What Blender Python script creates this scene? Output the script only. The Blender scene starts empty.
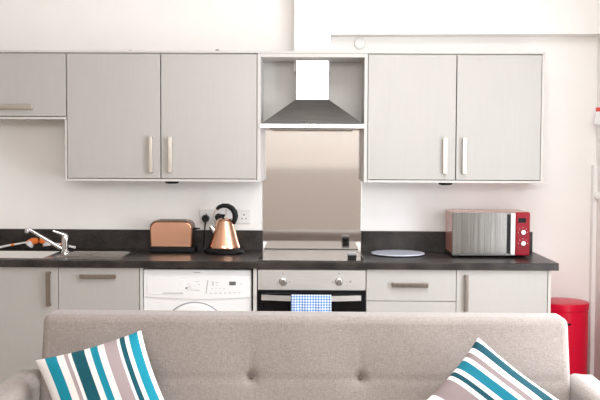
import bpy, bmesh, math, random
from mathutils import Vector, Matrix, Euler
random.seed(7)
C = bpy.context.scene.collection
PI = math.pi
sc = bpy.context.scene

# ------------------------------------------------------------------ camera
F = 945.0
CAM = Vector((0.0, -5.80, 1.52))
R = (Matrix.Rotation(math.radians(0.849), 3, 'Z') @ Matrix.Rotation(math.radians(90 - 2.91), 3, 'X')
     @ Matrix.Rotation(math.radians(0.27), 3, 'Z'))
cd = bpy.data.cameras.new('camera'); cam = bpy.data.objects.new('camera', cd); C.objects.link(cam)
cd.sensor_width = 36.0; cd.lens = F / 600 * 36; cd.clip_start = 0.05; cd.clip_end = 100
cam.matrix_world = Matrix.Translation(CAM) @ R.to_4x4()
sc.camera = cam

def W(px, py, Y):
    """the point of the room at depth Y that stands at this place of a 600x400 picture (used to measure the room)"""
    d = R @ Vector(((px - 300) / F, -(py - 200) / F, -1.0))
    t = (Y - CAM.y) / d.y
    return CAM + d * t
def X(px, Y, py=200): return W(px, py, Y).x
def Z(py, Y, px=314): return W(px, py, Y).z

# ------------------------------------------------------------------ materials
MATS = {}
def mat(name, col, rough=0.5, metal=0.0, **kw):
    m = bpy.data.materials.new(name); m.use_nodes = True
    b = m.node_tree.nodes['Principled BSDF']
    b.inputs['Base Color'].default_value = (*col, 1)
    b.inputs['Roughness'].default_value = rough
    b.inputs['Metallic'].default_value = metal
    for k, v in kw.items():
        b.inputs[k.replace('_', ' ')].default_value = v
    MATS[name] = m
    return m
def N(m, t, **kw):
    n = m.node_tree.nodes.new(t)
    for k, v in kw.items():
        setattr(n, k, v)
    return n
def L(m, a, b): m.node_tree.links.new(a, b)
def bsdf(m): return m.node_tree.nodes['Principled BSDF']
def noisy(m, c1, c2, scale=(1, 1, 1), nscale=20, detail=4, lo=.3, hi=.7, bump=0, bscale=None, rough=None):
    tc = N(m, 'ShaderNodeTexCoord'); mp = N(m, 'ShaderNodeMapping'); mp.inputs['Scale'].default_value = scale
    L(m, tc.outputs['Object'], mp.inputs['Vector'])
    nz = N(m, 'ShaderNodeTexNoise'); nz.inputs['Scale'].default_value = nscale; nz.inputs['Detail'].default_value = detail
    L(m, mp.outputs[0], nz.inputs['Vector'])
    cr = N(m, 'ShaderNodeValToRGB'); cr.color_ramp.elements[0].position = lo; cr.color_ramp.elements[1].position = hi
    cr.color_ramp.elements[0].color = (*c1, 1); cr.color_ramp.elements[1].color = (*c2, 1)
    L(m, nz.outputs[0], cr.inputs[0]); L(m, cr.outputs[0], bsdf(m).inputs['Base Color'])
    if bump:
        bp = N(m, 'ShaderNodeBump'); bp.inputs['Strength'].default_value = bump; bp.inputs['Distance'].default_value = .002
        L(m, nz.outputs[0], bp.inputs['Height']); L(m, bp.outputs[0], bsdf(m).inputs['Normal'])
    if rough:
        mr = N(m, 'ShaderNodeMapRange'); mr.inputs['To Min'].default_value = rough[0]; mr.inputs['To Max'].default_value = rough[1]
        L(m, nz.outputs[0], mr.inputs['Value']); L(m, mr.outputs[0], bsdf(m).inputs['Roughness'])
    return m

wall_m = noisy(mat('wall_paint', (.86, .84, .81), .8), (.905, .892, .88), (.92, .908, .897), nscale=6)
taupe_m = noisy(mat('wall_taupe_bounce_cut', (.4, .35, .3), .8), (.40, .35, .31), (.42, .37, .33), nscale=6)  # dark tone given to the unseen left wall to cut bounce light
greige_m = mat('greige_reflection_band', (.58, .555, .54), .7)
ceil_m = mat('ceiling_paint', (.88, .87, .86), .85)
gloss_white = mat('gloss_white_trim', (.90, .89, .88), .4)
floor_m = noisy(mat('floor_wood', (.4, .3, .2), .4), (.30, .21, .14), (.42, .31, .21), scale=(1, 9, 1), nscale=4, bump=.1)
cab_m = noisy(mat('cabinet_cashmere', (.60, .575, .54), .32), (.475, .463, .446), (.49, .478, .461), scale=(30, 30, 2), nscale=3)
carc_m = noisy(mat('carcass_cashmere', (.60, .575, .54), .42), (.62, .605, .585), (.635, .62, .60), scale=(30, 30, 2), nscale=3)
handle_m = noisy(mat('handle_brushed_nickel', (.72, .68, .62), .28, 1.0), (.56, .52, .475), (.64, .60, .55), scale=(60, 60, 4), nscale=4)
dim_nickel_m = noisy(mat('handle_nickel_shaded', (.3, .26, .23), .3, 1.0), (.30, .262, .235), (.38, .338, .305), scale=(60, 60, 4), nscale=4)  # same nickel, darkened: dim reflections low down are put into the colour
stone_m = mat('worktop_stone', (.06, .055, .05), .33, Specular_IOR_Level=.3)
def stone():
    m = stone_m
    tc = N(m, 'ShaderNodeTexCoord')
    a = N(m, 'ShaderNodeTexNoise'); a.inputs['Scale'].default_value = 9; a.inputs['Detail'].default_value = 5
    b = N(m, 'ShaderNodeTexNoise'); b.inputs['Scale'].default_value = 120; b.inputs['Detail'].default_value = 3
    for n in (a, b): L(m, tc.outputs['Object'], n.inputs['Vector'])
    mx = N(m, 'ShaderNodeMix'); mx.inputs[0].default_value = .45
    L(m, a.outputs[0], mx.inputs[2]); L(m, b.outputs[0], mx.inputs[3])
    cr = N(m, 'ShaderNodeValToRGB'); e = cr.color_ramp.elements
    e[0].position = .36; e[0].color = (.009, .0075, .007, 1); e[1].position = .64; e[1].color = (.052, .043, .039, 1)
    L(m, mx.outputs[0], cr.inputs[0]); L(m, cr.outputs[0], bsdf(m).inputs['Base Color'])
    bp = N(m, 'ShaderNodeBump'); bp.inputs['Strength'].default_value = .25; bp.inputs['Distance'].default_value = .001
    L(m, b.outputs[0], bp.inputs['Height']); L(m, bp.outputs[0], bsdf(m).inputs['Normal'])
stone()
steel_m = noisy(mat('brushed_steel', (.72, .70, .67), .3, 1.0), (.66, .65, .64), (.73, .72, .71), scale=(2, 2, 90), nscale=4, rough=(.38, .48))
splash_m = mat('splash_steel', (.70, .66, .62), .2, 1.0)
def splash():
    m = splash_m
    tc = N(m, 'ShaderNodeTexCoord'); mp = N(m, 'ShaderNodeMapping'); mp.inputs['Scale'].default_value = (90, 1, 1.2)
    L(m, tc.outputs['Object'], mp.inputs['Vector'])
    nz = N(m, 'ShaderNodeTexNoise'); nz.inputs['Scale'].default_value = 3; nz.inputs['Detail'].default_value = 3
    L(m, mp.outputs[0], nz.inputs['Vector'])
    mr = N(m, 'ShaderNodeMapRange'); mr.inputs['To Min'].default_value = .045; mr.inputs['To Max'].default_value = .075
    L(m, nz.outputs[0], mr.inputs['Value']); L(m, mr.outputs[0], bsdf(m).inputs['Roughness'])
    cr = N(m, 'ShaderNodeValToRGB'); e = cr.color_ramp.elements
    e[0].position = .3; e[0].color = (.86, .832, .818, 1); e[1].position = .7; e[1].color = (.885, .86, .846, 1)
    L(m, nz.outputs[0], cr.inputs[0]); L(m, cr.outputs[0], bsdf(m).inputs['Base Color'])
splash()
shaded_steel_m = noisy(mat('hood_steel_shaded', (.42, .41, .40), .28, 1.0), (.27, .263, .26), (.34, .333, .328), scale=(2, 60, 2), nscale=4, rough=(.25, .35))  # steel darkened: the canopy's dim ceiling reflection is put into the colour
bright_steel_m = mat('polished_steel', (.74, .73, .72), .25, 1.0)
chrome_m = mat('chrome', (.85, .85, .86), .07, 1.0)
sink_m = noisy(mat('sink_steel', (.62, .61, .59), .22, 1.0), (.38, .37, .355), (.46, .45, .435), scale=(2, 60, 60), nscale=4, rough=(.16, .26))
shell_m = mat('dark_copper_shell', (.20, .12, .085), .3, 1.0)
bowl_m = mat('bowl_steel_lit', (.90, .89, .87), .6, 1.0)  # sink steel brightened: light on the bowl's inner wall is put into the colour
copper_m = noisy(mat('copper', (.86, .42, .22), .2, 1.0), (.93, .52, .35), (.97, .59, .42), scale=(1, 1, 40), nscale=3, rough=(.18, .28))
black_pl = mat('black_plastic', (.007, .007, .008), .45, Specular_IOR_Level=.25)
black_gl = mat('black_glass', (.006, .006, .007), .06)
hob_glass = mat('hob_glass', (.008, .008, .009), .05, IOR=2.3)
white_app = mat('white_enamel', (.88, .885, .90), .3)
white_pl = mat('white_plastic', (.82, .82, .815), .35)
grey_pl = mat('grey_plastic', (.30, .30, .31), .45)
pale_grey = mat('pale_grey_print', (.55, .55, .57), .5)
red_gloss = mat('red_gloss', (.30, .0, .013), .3, Specular_IOR_Level=.2)
casing_m = mat('casing_red_sheen', (.60, .27, .20), .22, Coat_Weight=.4)  # red casing tinted salmon: pale reflections are put into the colour
red_metal = mat('red_enamel', (.66, .0, .032), .3, Specular_IOR_Level=.3)
red_label = mat('red_label', (.72, .06, .05), .5)
display_m = mat('display_black', (.006, .005, .006), .4, Specular_IOR_Level=.15)
lcd_m = mat('display_grey', (.13, .14, .14), .3)
steel_mirror = noisy(mat('microwave_door_steel', (.52, .51, .48), .2, 1.0), (.18, .176, .168), (.27, .265, .253), scale=(70, 1, 1), nscale=3, rough=(.18, .3))
glass_board = mat('blue_white_glass', (.72, .77, .92), .2)
orange_pl = mat('orange_plastic', (.85, .20, .03), .4)
bristle_m = noisy(mat('bristle', (.7, .7, .74), .8), (.50, .52, .58), (.86, .87, .90), nscale=300)
cord_m = mat('cord', (.70, .68, .65), .7)
fabric_m = mat('sofa_fabric', (.5, .45, .42), .95, Sheen_Weight=.25)
def fabric():
    m = fabric_m
    tc = N(m, 'ShaderNodeTexCoord')
    vals = []
    for s in ((420, 60, 60), (60, 60, 420), (110, 110, 110)):
        mp = N(m, 'ShaderNodeMapping'); mp.inputs['Scale'].default_value = s
        L(m, tc.outputs['Object'], mp.inputs['Vector'])
        nz = N(m, 'ShaderNodeTexNoise'); nz.inputs['Scale'].default_value = 1; nz.inputs['Detail'].default_value = 2
        L(m, mp.outputs[0], nz.inputs['Vector']); vals.append(nz.outputs[0])
    a = N(m, 'ShaderNodeMath', operation='ADD'); L(m, vals[0], a.inputs[0]); L(m, vals[1], a.inputs[1])
    s = N(m, 'ShaderNodeMath', operation='MULTIPLY_ADD'); s.inputs[1].default_value = .5
    L(m, vals[2], s.inputs[0]); L(m, a.outputs[0], s.inputs[2])
    cr = N(m, 'ShaderNodeValToRGB'); e = cr.color_ramp.elements
    mr = N(m, 'ShaderNodeMapRange'); mr.inputs['From Min'].default_value = .85; mr.inputs['From Max'].default_value = 1.75
    L(m, s.outputs[0], mr.inputs['Value'])
    e[0].position = .0; e[0].color = (.25, .214, .196, 1); e[1].position = 1; e[1].color = (.40, .356, .333, 1)
    L(m, mr.outputs[0], cr.inputs[0]); L(m, cr.outputs[0], bsdf(m).inputs['Base Color'])
    bp = N(m, 'ShaderNodeBump'); bp.inputs['Strength'].default_value = .5; bp.inputs['Distance'].default_value = .002
    L(m, a.outputs[0], bp.inputs['Height']); L(m, bp.outputs[0], bsdf(m).inputs['Normal'])
fabric()
button_m = mat('sofa_button', (.16, .13, .115), .95)  # darkened: shade in the dimples is put into the button colour
wood_leg = mat('dark_wood_leg', (.06, .035, .02), .4)

WHT, TUR, DTL, MAU = (.84, .83, .825), (.0, .25, .36), (.0, .085, .12), (.41, .34, .355)
def stripes(name, seq, half, axis):
    """woven cotton stripes running across the cushion's own axis"""
    m = mat(name, WHT, .9)
    tc = N(m, 'ShaderNodeTexCoord'); sx = N(m, 'ShaderNodeSeparateXYZ'); L(m, tc.outputs['UV'], sx.inputs[0])
    cr = N(m, 'ShaderNodeValToRGB'); cr.color_ramp.interpolation = 'CONSTANT'
    el = cr.color_ramp.elements
    el[0].position = 0; el[0].color = (*seq[0][1], 1)
    el.remove(el[1])
    for p, c in seq[1:]:
        e = el.new(p); e.color = (*c, 1)
    L(m, sx.outputs[axis], cr.inputs[0]); L(m, cr.outputs[0], bsdf(m).inputs['Base Color'])
    nz = N(m, 'ShaderNodeTexNoise'); nz.inputs['Scale'].default_value = 350
    L(m, tc.outputs['Object'], nz.inputs['Vector'])
    bp = N(m, 'ShaderNodeBump'); bp.inputs['Strength'].default_value = .3; bp.inputs['Distance'].default_value = .001
    L(m, nz.outputs[0], bp.inputs['Height']); L(m, bp.outputs[0], bsdf(m).inputs['Normal'])
    return m
cushion_a = stripes('cushion_stripes_upright', [(0, WHT), (.10, TUR), (.205, WHT), (.272, MAU), (.306, WHT), (.337, DTL), (.455, WHT),
    (.51, TUR), (.578, WHT), (.638, MAU), (.755, WHT), (.785, DTL), (.832, WHT), (.868, TUR), (.95, WHT)], .212, 'X')
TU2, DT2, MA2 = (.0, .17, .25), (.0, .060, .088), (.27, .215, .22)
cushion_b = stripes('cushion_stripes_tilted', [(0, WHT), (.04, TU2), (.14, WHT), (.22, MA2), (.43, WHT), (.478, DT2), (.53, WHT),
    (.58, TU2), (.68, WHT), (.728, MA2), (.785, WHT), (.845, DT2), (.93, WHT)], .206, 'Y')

towel_m = mat('check_cotton', (.9, .9, .9), .9)
def towel():
    m = towel_m
    tc = N(m, 'ShaderNodeTexCoord'); sx = N(m, 'ShaderNodeSeparateXYZ'); L(m, tc.outputs['Object'], sx.inputs[0])
    outs = []
    for ax in ('X', 'Z'):
        d = N(m, 'ShaderNodeMath', operation='DIVIDE'); d.inputs[1].default_value = .0150; L(m, sx.outputs[ax], d.inputs[0])
        f = N(m, 'ShaderNodeMath', operation='FRACT'); L(m, d.outputs[0], f.inputs[0])
        g = N(m, 'ShaderNodeMath', operation='GREATER_THAN'); g.inputs[1].default_value = .5; L(m, f.outputs[0], g.inputs[0]); outs.append(g.outputs[0])
    a = N(m, 'ShaderNodeMath', operation='ADD'); L(m, outs[0], a.inputs[0]); L(m, outs[1], a.inputs[1])
    h = N(m, 'ShaderNodeMath', operation='MULTIPLY'); h.inputs[1].default_value = .5; L(m, a.outputs[0], h.inputs[0])
    cr = N(m, 'ShaderNodeValToRGB'); cr.color_ramp.interpolation = 'CONSTANT'; e = cr.color_ramp.elements
    e[0].position = 0; e[0].color = (.84, .87, .92, 1); e[1].position = .4; e[1].color = (.36, .53, .82, 1)
    x = e.new(.8); x.color = (.045, .155, .52, 1)
    L(m, h.outputs[0], cr.inputs[0]); L(m, cr.outputs[0], bsdf(m).inputs['Base Color'])
towel()

# ------------------------------------------------------------------ mesh builder
class MB:
    def __init__(s): s.bm = bmesh.new()
    def box(s, x0, x1, y0, y1, z0, z1, bev=0, seg=2, rot=None):
        r = bmesh.ops.create_cube(s.bm, size=1)
        v = r['verts']
        c = Vector(((x0 + x1) / 2, (y0 + y1) / 2, (z0 + z1) / 2))
        for w in v:
            w.co = Vector((w.co.x * (x1 - x0), w.co.y * (y1 - y0), w.co.z * (z1 - z0)))
            if rot: w.co = rot @ w.co
            w.co += c
        if bev:
            es = list({e for w in v for e in w.link_edges})
            bmesh.ops.bevel(s.bm, geom=es, offset=bev, segments=seg, profile=.5, affect='EDGES')
        return s
    def cyl(s, a, b, r0, r1=None, seg=24, bev=0):
        a, b = Vector(a), Vector(b); d = b - a; r1 = r0 if r1 is None else r1
        M = Matrix.Translation((a + b) / 2) @ d.to_track_quat('Z', 'Y').to_matrix().to_4x4()
        r = bmesh.ops.create_cone(s.bm, cap_ends=True, segments=seg, radius1=r0, radius2=r1, depth=d.length, matrix=M)
        if bev:
            caps = {f for v in r['verts'] for f in v.link_faces if len(f.verts) > 4}
            es = list({e for f in caps for e in f.edges})
            bmesh.ops.bevel(s.bm, geom=es, offset=bev, segments=2, profile=.5, affect='EDGES')
        return s
    def lathe(s, prof, cx, cy, seg=40, sq=None):
        rings = []
        for r, z in prof:
            rings.append([s.bm.verts.new((cx + r * math.cos(2 * PI * k / seg), cy + r * math.sin(2 * PI * k / seg), z)) for k in range(seg)])
        for A, B in zip(rings, rings[1:]):
            for k in range(seg):
                s.bm.faces.new((A[k], A[(k + 1) % seg], B[(k + 1) % seg], B[k]))
        s.bm.faces.new(list(reversed(rings[0]))); s.bm.faces.new(rings[-1])
        return s
    def tube(s, pts, r, seg=10, caps=True, flat=1.0):
        """a round (or flattened) bar along points; r may be a list"""
        pts = [Vector(p) for p in pts]; n = len(pts)
        rr = r if isinstance(r, (list, tuple)) else [r] * n
        rings = []; up = None
        for i, p in enumerate(pts):
            t = (pts[min(i + 1, n - 1)] - pts[max(i - 1, 0)]).normalized()
            if up is None:
                up = Vector((0, 1, 0)) if abs(t.y) < .9 else Vector((0, 0, 1))
            u = (up - t * up.dot(t)).normalized(); w = t.cross(u); up = u
            rings.append([s.bm.verts.new(p + (u * math.cos(2 * PI * k / seg) * flat + w * math.sin(2 * PI * k / seg)) * rr[i]) for k in range(seg)])
        for A, B in zip(rings, rings[1:]):
            for k in range(seg):
                s.bm.faces.new((A[k], A[(k + 1) % seg], B[(k + 1) % seg], B[k]))
        if caps:
            s.bm.faces.new(list(reversed(rings[0]))); s.bm.faces.new(rings[-1])
        return s
    def prism(s, poly, y0, y1, bev=0):
        """poly of (x, z) extruded from y0 to y1"""
        A = [s.bm.verts.new((x, y0, z)) for x, z in poly]; B = [s.bm.verts.new((x, y1, z)) for x, z in poly]
        n = len(poly)
        fs = [s.bm.faces.new(A), s.bm.faces.new(list(reversed(B)))]
        for k in range(n):
            s.bm.faces.new((A[k], B[k], B[(k + 1) % n], A[(k + 1) % n]))
        if bev:
            es = list({e for f in fs for e in f.edges})
            bmesh.ops.bevel(s.bm, geom=es, offset=bev, segments=2, profile=.5, affect='EDGES')
        return s
    def prismx(s, poly, x0, x1):
        """poly of (y, z) extruded from x0 to x1"""
        A = [s.bm.verts.new((x0, y, z)) for y, z in poly]; B = [s.bm.verts.new((x1, y, z)) for y, z in poly]
        n = len(poly)
        s.bm.faces.new(A); s.bm.faces.new(list(reversed(B)))
        for k in range(n):
            s.bm.faces.new((A[k], B[k], B[(k + 1) % n], A[(k + 1) % n]))
        return s
    def hull(s, pts):
        vs = [s.bm.verts.new(p) for p in pts]
        bmesh.ops.convex_hull(s.bm, input=vs)
        return s
    def build(s, name, m, parent=None, ang=35):
        bmesh.ops.recalc_face_normals(s.bm, faces=s.bm.faces[:])
        me = bpy.data.meshes.new(name); s.bm.to_mesh(me); s.bm.free()
        me.materials.append(m)
        me.polygons.foreach_set('use_smooth', [True] * len(me.polygons))
        me.set_sharp_from_angle(angle=math.radians(ang))
        o = bpy.data.objects.new(name, me); C.objects.link(o)
        wn = o.modifiers.new('face_normals', 'WEIGHTED_NORMAL'); wn.keep_sharp = True; wn.weight = 100
        root = parent
        if parent is not None:
            while root.parent is not None: root = root.parent
            me.transform(Matrix.Translation(-root.location))
            o.parent = parent
        else:
            # a thing of one mesh: its origin at its base
            cs = [v.co for v in me.vertices]
            c = Vector(((min(v.x for v in cs) + max(v.x for v in cs)) / 2, (min(v.y for v in cs) + max(v.y for v in cs)) / 2, min(v.z for v in cs)))
            me.transform(Matrix.Translation(-c)); o.location = c
        return o
def tag(o, label, cat, group=None):
    o['label'] = label; o['category'] = cat
    if group: o['group'] = group
    return o
def thing(name, label, cat, loc, group=None):
    o = bpy.data.objects.new(name, None); C.objects.link(o); o.location = loc; o.empty_display_size = .05
    return tag(o, label, cat, group)
def struct(o): o['kind'] = 'structure'; return o

# ------------------------------------------------------------------ the room
XL, XR, YF, H = -2.15, X(597.5, 0, 80), -7.4, 3.15
T = .12
struct(MB().box(XL - T, XR + T, YF - T, T, -.1, 0).build('floor', floor_m))
kx0, kx1, ky0, ky1 = .25, 1.45, -3.3, -1.9      # rooflight opening
b = MB()
b.box(XL - T, kx0, YF - T, T, H, H + .14); b.box(kx1, XR + T, YF - T, T, H, H + .14)
b.box(kx0, kx1, YF - T, ky0, H, H + .14); b.box(kx0, kx1, ky1, T, H, H + .14)
struct(b.build('ceiling', ceil_m))
b = MB()
for x in (kx0 + .02, kx1 - .02): b.box(x - .02, x + .02, ky0, ky1, H + .04, H + .13)
for y in (ky0 + .02, ky1 - .02): b.box(kx0, kx1, y - .02, y + .02, H + .04, H + .13)
struct(b.build('window_3', gloss_white))
struct(MB().box(XL - T, XR + T, 0, T, 0, H).build('wall_back', wall_m))
struct(MB().box(XL - T, XL, YF, 0, 0, H).build('wall_left', taupe_m))
# right wall with a tall daylight window beside the sofa, out of the picture
wy0, wy1, wz0, wz1 = -3.1, -1.5, .25, 2.4
b = MB()
b.box(XR, XR + T, YF, wy0, 0, H); b.box(XR, XR + T, wy1, 0, 0, H)
b.box(XR, XR + T, wy0, wy1, 0, wz0); b.box(XR, XR + T, wy0, wy1, wz1, H)
struct(b.build('wall_right', wall_m))
b = MB()
for y in (wy0, (wy0 + wy1) / 2, wy1): b.box(XR + .03, XR + .09, y - .03, y + .03, wz0, wz1)
for z in (wz0, wz1): b.box(XR + .03, XR + .09, wy0, wy1, z - .03, z + .03)
struct(b.build('window_1', gloss_white))
# wall behind the camera with a wide window
fx0, fx1, fz0, fz1 = -1.5, 1.5, 2.05, 3.0
b = MB()
b.box(XL, fx0, YF - T, YF, 0, H); b.box(fx1, XR, YF - T, YF, 0, H)
b.box(fx0, fx1, YF - T, YF, 0, fz0); b.box(fx0, fx1, YF - T, YF, fz1, H)
struct(b.build('wall_front', wall_m))
struct(MB().box(XL, XR, YF, YF + .02, 0, 1.30, .003).build('trim_4', greige_m))  # unseen dado, added for the darker band reflected in the splashback
b = MB()
for k in range(4):
    x = fx0 + (fx1 - fx0) * k / 3; b.box(x - .03, x + .03, YF - .09, YF - .03, fz0, fz1)
for z in (fz0, fz1): b.box(fx0, fx1, YF - .09, YF - .03, z - .03, z + .03)
struct(b.build('window_2', gloss_white))
# panes in the three window frames
pane_m = bpy.data.materials.new('window_glass'); pane_m.use_nodes = True
nt = pane_m.node_tree; nt.nodes.clear()
out = nt.nodes.new('ShaderNodeOutputMaterial'); mx = nt.nodes.new('ShaderNodeMixShader'); mx.inputs[0].default_value = .07
tr = nt.nodes.new('ShaderNodeBsdfTransparent'); gl = nt.nodes.new('ShaderNodeBsdfGlossy'); gl.inputs['Roughness'].default_value = .02
nt.links.new(tr.outputs[0], mx.inputs[1]); nt.links.new(gl.outputs[0], mx.inputs[2]); nt.links.new(mx.outputs[0], out.inputs[0])
MB().box(XR + .098, XR + .104, wy0, wy1, wz0, wz1).build('pane', pane_m, bpy.data.objects['window_1'])
MB().box(fx0, fx1, YF - .104, YF - .098, fz0, fz1).build('pane', pane_m, bpy.data.objects['window_2'])
MB().box(kx0, kx1, ky0, ky1, H + .130, H + .136).build('pane', pane_m, bpy.data.objects['window_3'])
# boxed-in pipe run: a wide bulkhead under the ceiling with a short duct casing down to the units
bx0, bx1 = X(294, -.10, 30), X(330, -.10, 40)
bz = Z(34.2, -.10, 450); uz = Z(51.3, -.10, 312)
b = MB()
b.prism([(bx0, H), (bx0, uz - .12), (bx1, uz - .12), (bx1, bz), (XR, bz), (XR, H)], -.10, 0, bev=.004)
struct(b.build('trim_1', gloss_white))
# slim boxing in the corner by the bin, with a small round knob on it
px0 = X(592, -.05, 250)
b = MB().box(px0, XR, -.05, 0, 0, Z(165, -.05, 595), .004)
struct(b.build('trim_2', gloss_white))
kz = Z(195.5, -.06, 595)
struct(MB().lathe([(.004, 0), (.011, .002), (.0, .0)][:2] + [(.011, .012), (.02, .018), (.024, .028), (.02, .038), (.008, .044)], 0, 0, 20).build('trim_3', gloss_white))
kn = bpy.data.objects['trim_3']; kn.rotation_euler = (PI / 2, 0, 0); kn.location = (X(597, -.06, 195), -.05, kz)
struct(MB().box(X(551, -.2), px0, -.016, 0, 0, .10, .003).build('baseboard_back', gloss_white))
struct(MB().box(XR - .016, XR, YF, -.06, 0, .10, .003).build('baseboard_right', gloss_white))
struct(MB().box(XL, XL + .016, YF, -.62, 0, .10, .003).build('baseboard_left', gloss_white))

# ------------------------------------------------------------------ handles
def handle(name, parent, x0, x1, z0, z1, y, vertical, m=None):
    """flat D bar handle standing off a front at depth y"""
    b = MB(); dpt = .028; th = .009
    if vertical:
        b.box(x0, x1, y - dpt, y - dpt + th, z0, z1, .002)
        b.box(x0, x1, y - dpt + .002, y, z0, z0 + .012, .002); b.box(x0, x1, y - dpt + .002, y, z1 - .012, z1, .002)
    else:
        b.box(x0, x1, y - dpt, y - dpt + th, z0, z1, .002)
        b.box(x0, x0 + .012, y - dpt + .002, y, z0, z1, .002); b.box(x1 - .012, x1, y - dpt + .002, y, z0, z1, .002)
    return b.build(name, m or handle_m, parent)

# ------------------------------------------------------------------ wall units
YW = -.32
z_cor_t, z_cor_b = Z(51.2, YW), Z(53.4, YW)
z_dt, z_db, z_pb = Z(54.3, YW), Z(178.9, YW), Z(182.2, YW)
def wall_unit(label, x0, x1, zt, zb, bot, doors, handles, horiz=False, pl=.0005, pr=.0005):
    r = thing('wall_cabinet', label, 'cabinet', ((x0 + x1) / 2, YW / 2, zb), 'grey wall cabinets')
    p = .0165
    b = MB()
    b.box(x0, x0 + p, YW + (0 if pl > .01 else .022), -.001, zb, zt, .0015); b.box(x1 - p, x1, YW + (0 if pr > .01 else .022), -.001, zb, zt, .0015)
    b.box(x0 + pl, x1 - pr, YW, -.001, zb, zb + bot, .0015); b.box(x0 + p, x1 - p, YW + .02, -.001, zt - p, zt)
    b.box(x0 + p, x1 - p, -.012, -.001, zb + bot, zt - p)
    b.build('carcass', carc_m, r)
    g = .0028
    edges = [x0 + pl] + doors + [x1 - pr]
    for (a, c), hd in zip(zip(edges, edges[1:]), handles):
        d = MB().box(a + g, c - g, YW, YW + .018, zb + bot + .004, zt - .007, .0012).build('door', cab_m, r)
        handle('handle', d, *hd, YW, not horiz)
    return r
lx0, lx1 = X(67.4, YW), X(257.0, YW)
hz0, hz1 = Z(173.5, YW - .03), Z(137.5, YW - .03)
hw = .0115
def hx(px): c = X(px, YW - .03, 155); return (c - hw, c + hw)
wall_unit('double door grey wall cabinet left of the cooker hood, above the toaster', lx0, lx1, z_cor_b, z_pb, .014, [X(161, YW)],
          [(*hx(150.3), hz0, hz1), (*hx(169.6), hz0, hz1)])
rx0, rx1 = X(366.9, YW), X(544.2, YW, 120)
wall_unit('double door grey wall cabinet right of the cooker hood, above the microwave', rx0, rx1, z_cor_b, z_pb, .014, [X(455.2, YW)],
          [(*hx(445.3), hz0, hz1), (*hx(464.8), hz0, hz1)], pr=.0165)
bx_0 = XL + .002
lu = bpy.data.objects['wall_cabinet']
MB().box(X(65.0, YW, 150), lx0 - .0004, YW, -.001, z_pb, Z(119.4, YW, 60), .001).build('side_panel', carc_m, lu)
wall_unit('short grey wall cabinet above the sink with a horizontal bar handle', bx_0, lx0 - .001, z_cor_b, Z(119.2, YW, 60), .013, [],
          [(X(-8, YW - .03), X(33, YW - .03), Z(108.8, YW - .03, 20), Z(104.6, YW - .03, 20))], True)
tag(MB().box(XL + .002, rx1, YW - .004, -.001, z_cor_b + .0005, z_cor_t, .0015).build('cornice', carc_m),
    'long thin grey cornice strip along the tops of all wall cabinets', 'cornice')
# open housing around the hood
hx0, hx1 = lx1 + .001, rx0 - .001
hp = .0185
r = thing('hood_housing', 'open grey surround panel box framing the cooker hood between the wall cabinets', 'panel', ((hx0 + hx1) / 2, YW / 2, z_pb))
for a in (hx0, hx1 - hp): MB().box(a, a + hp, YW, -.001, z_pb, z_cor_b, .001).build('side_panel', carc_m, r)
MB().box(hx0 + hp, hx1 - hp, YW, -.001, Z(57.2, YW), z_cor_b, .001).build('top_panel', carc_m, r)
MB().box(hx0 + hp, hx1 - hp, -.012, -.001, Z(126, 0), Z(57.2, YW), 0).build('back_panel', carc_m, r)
# puck lights under the units
for px, lab in ((172, 'small dark disc light under the wall cabinet above the kettle'), (445.5, 'small dark disc light under the wall cabinet near the microwave')):
    c = W(px, 183, -.26)
    t = thing('cabinet_downlight', lab, 'light', (c.x, -.26, z_pb - .014), 'under cabinet disc lights')
    MB().cyl((c.x, -.26, z_pb - .013), (c.x, -.26, z_pb - .0005), .038, .042, 28, .003).build('light_body', black_pl, t)
    MB().cyl((c.x, -.26, z_pb - .0155), (c.x, -.26, z_pb - .0129), .024, seg=24).build('lens', grey_pl, t)

# ------------------------------------------------------------------ cooker hood
YH = -.335
YC = -.19
cx0, cx1 = X(296.3, YC, 80), X(328.3, YC, 80)
fx_0, fx_1 = X(259.8, YH, 126), X(364.6, YH, 126)
zl0, zl1 = Z(128.0, YH), Z(124.0, YH)
zc = Z(99.5, YC)
r = thing('cooker_hood', 'steel chimney cooker hood with sloping canopy shaded dark above the splashback', 'cooker hood', ((fx_0 + fx_1) / 2, -.17, zl0))
MB().box(cx0, cx1, YC, -.014, zc - .003, Z(57.6, YW), .0015).build('chimney', bright_steel_m, r)
i0, i1 = hx0 + hp + .001, hx1 - hp - .001
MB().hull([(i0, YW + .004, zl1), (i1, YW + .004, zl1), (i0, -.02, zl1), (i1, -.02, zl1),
           (cx0 - .002, YC - .002, zc), (cx1 + .002, YC - .002, zc), (cx0 - .002, -.02, zc), (cx1 + .002, -.02, zc)]).build('canopy', shaded_steel_m, r, 10)
lip = MB().box(fx_0, fx_1, YH, YW - .0005, zl0, zl1, .001).box(i0, i1, YW, -.02, zl0, zl1 - .0005).build('lip', bright_steel_m, r)
for k in range(5):
    x = X(305.5 + 3.1 * k, YH, 126)
    MB().cyl((x, YH - .003, (zl0 + zl1) / 2), (x, YH + .001, (zl0 + zl1) / 2), .0048, seg=12).build('button', black_pl, lip)
MB().box(i0 + .05, i1 - .05, -.28, -.06, zl0 - .006, zl0 - .0005).build('grease_filter', shaded_steel_m, r)

# splashback
sx0, sx1 = X(263.2, -.006, 190), X(361.2, -.006, 190)
ztop = .913
tag(MB().box(sx0, sx1, -.008, -.001, ztop + .001, Z(127.5, 0), .001).build('splashback', splash_m),
    'tall brushed steel splashback sheet on the wall behind the hob', 'splashback')

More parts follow.
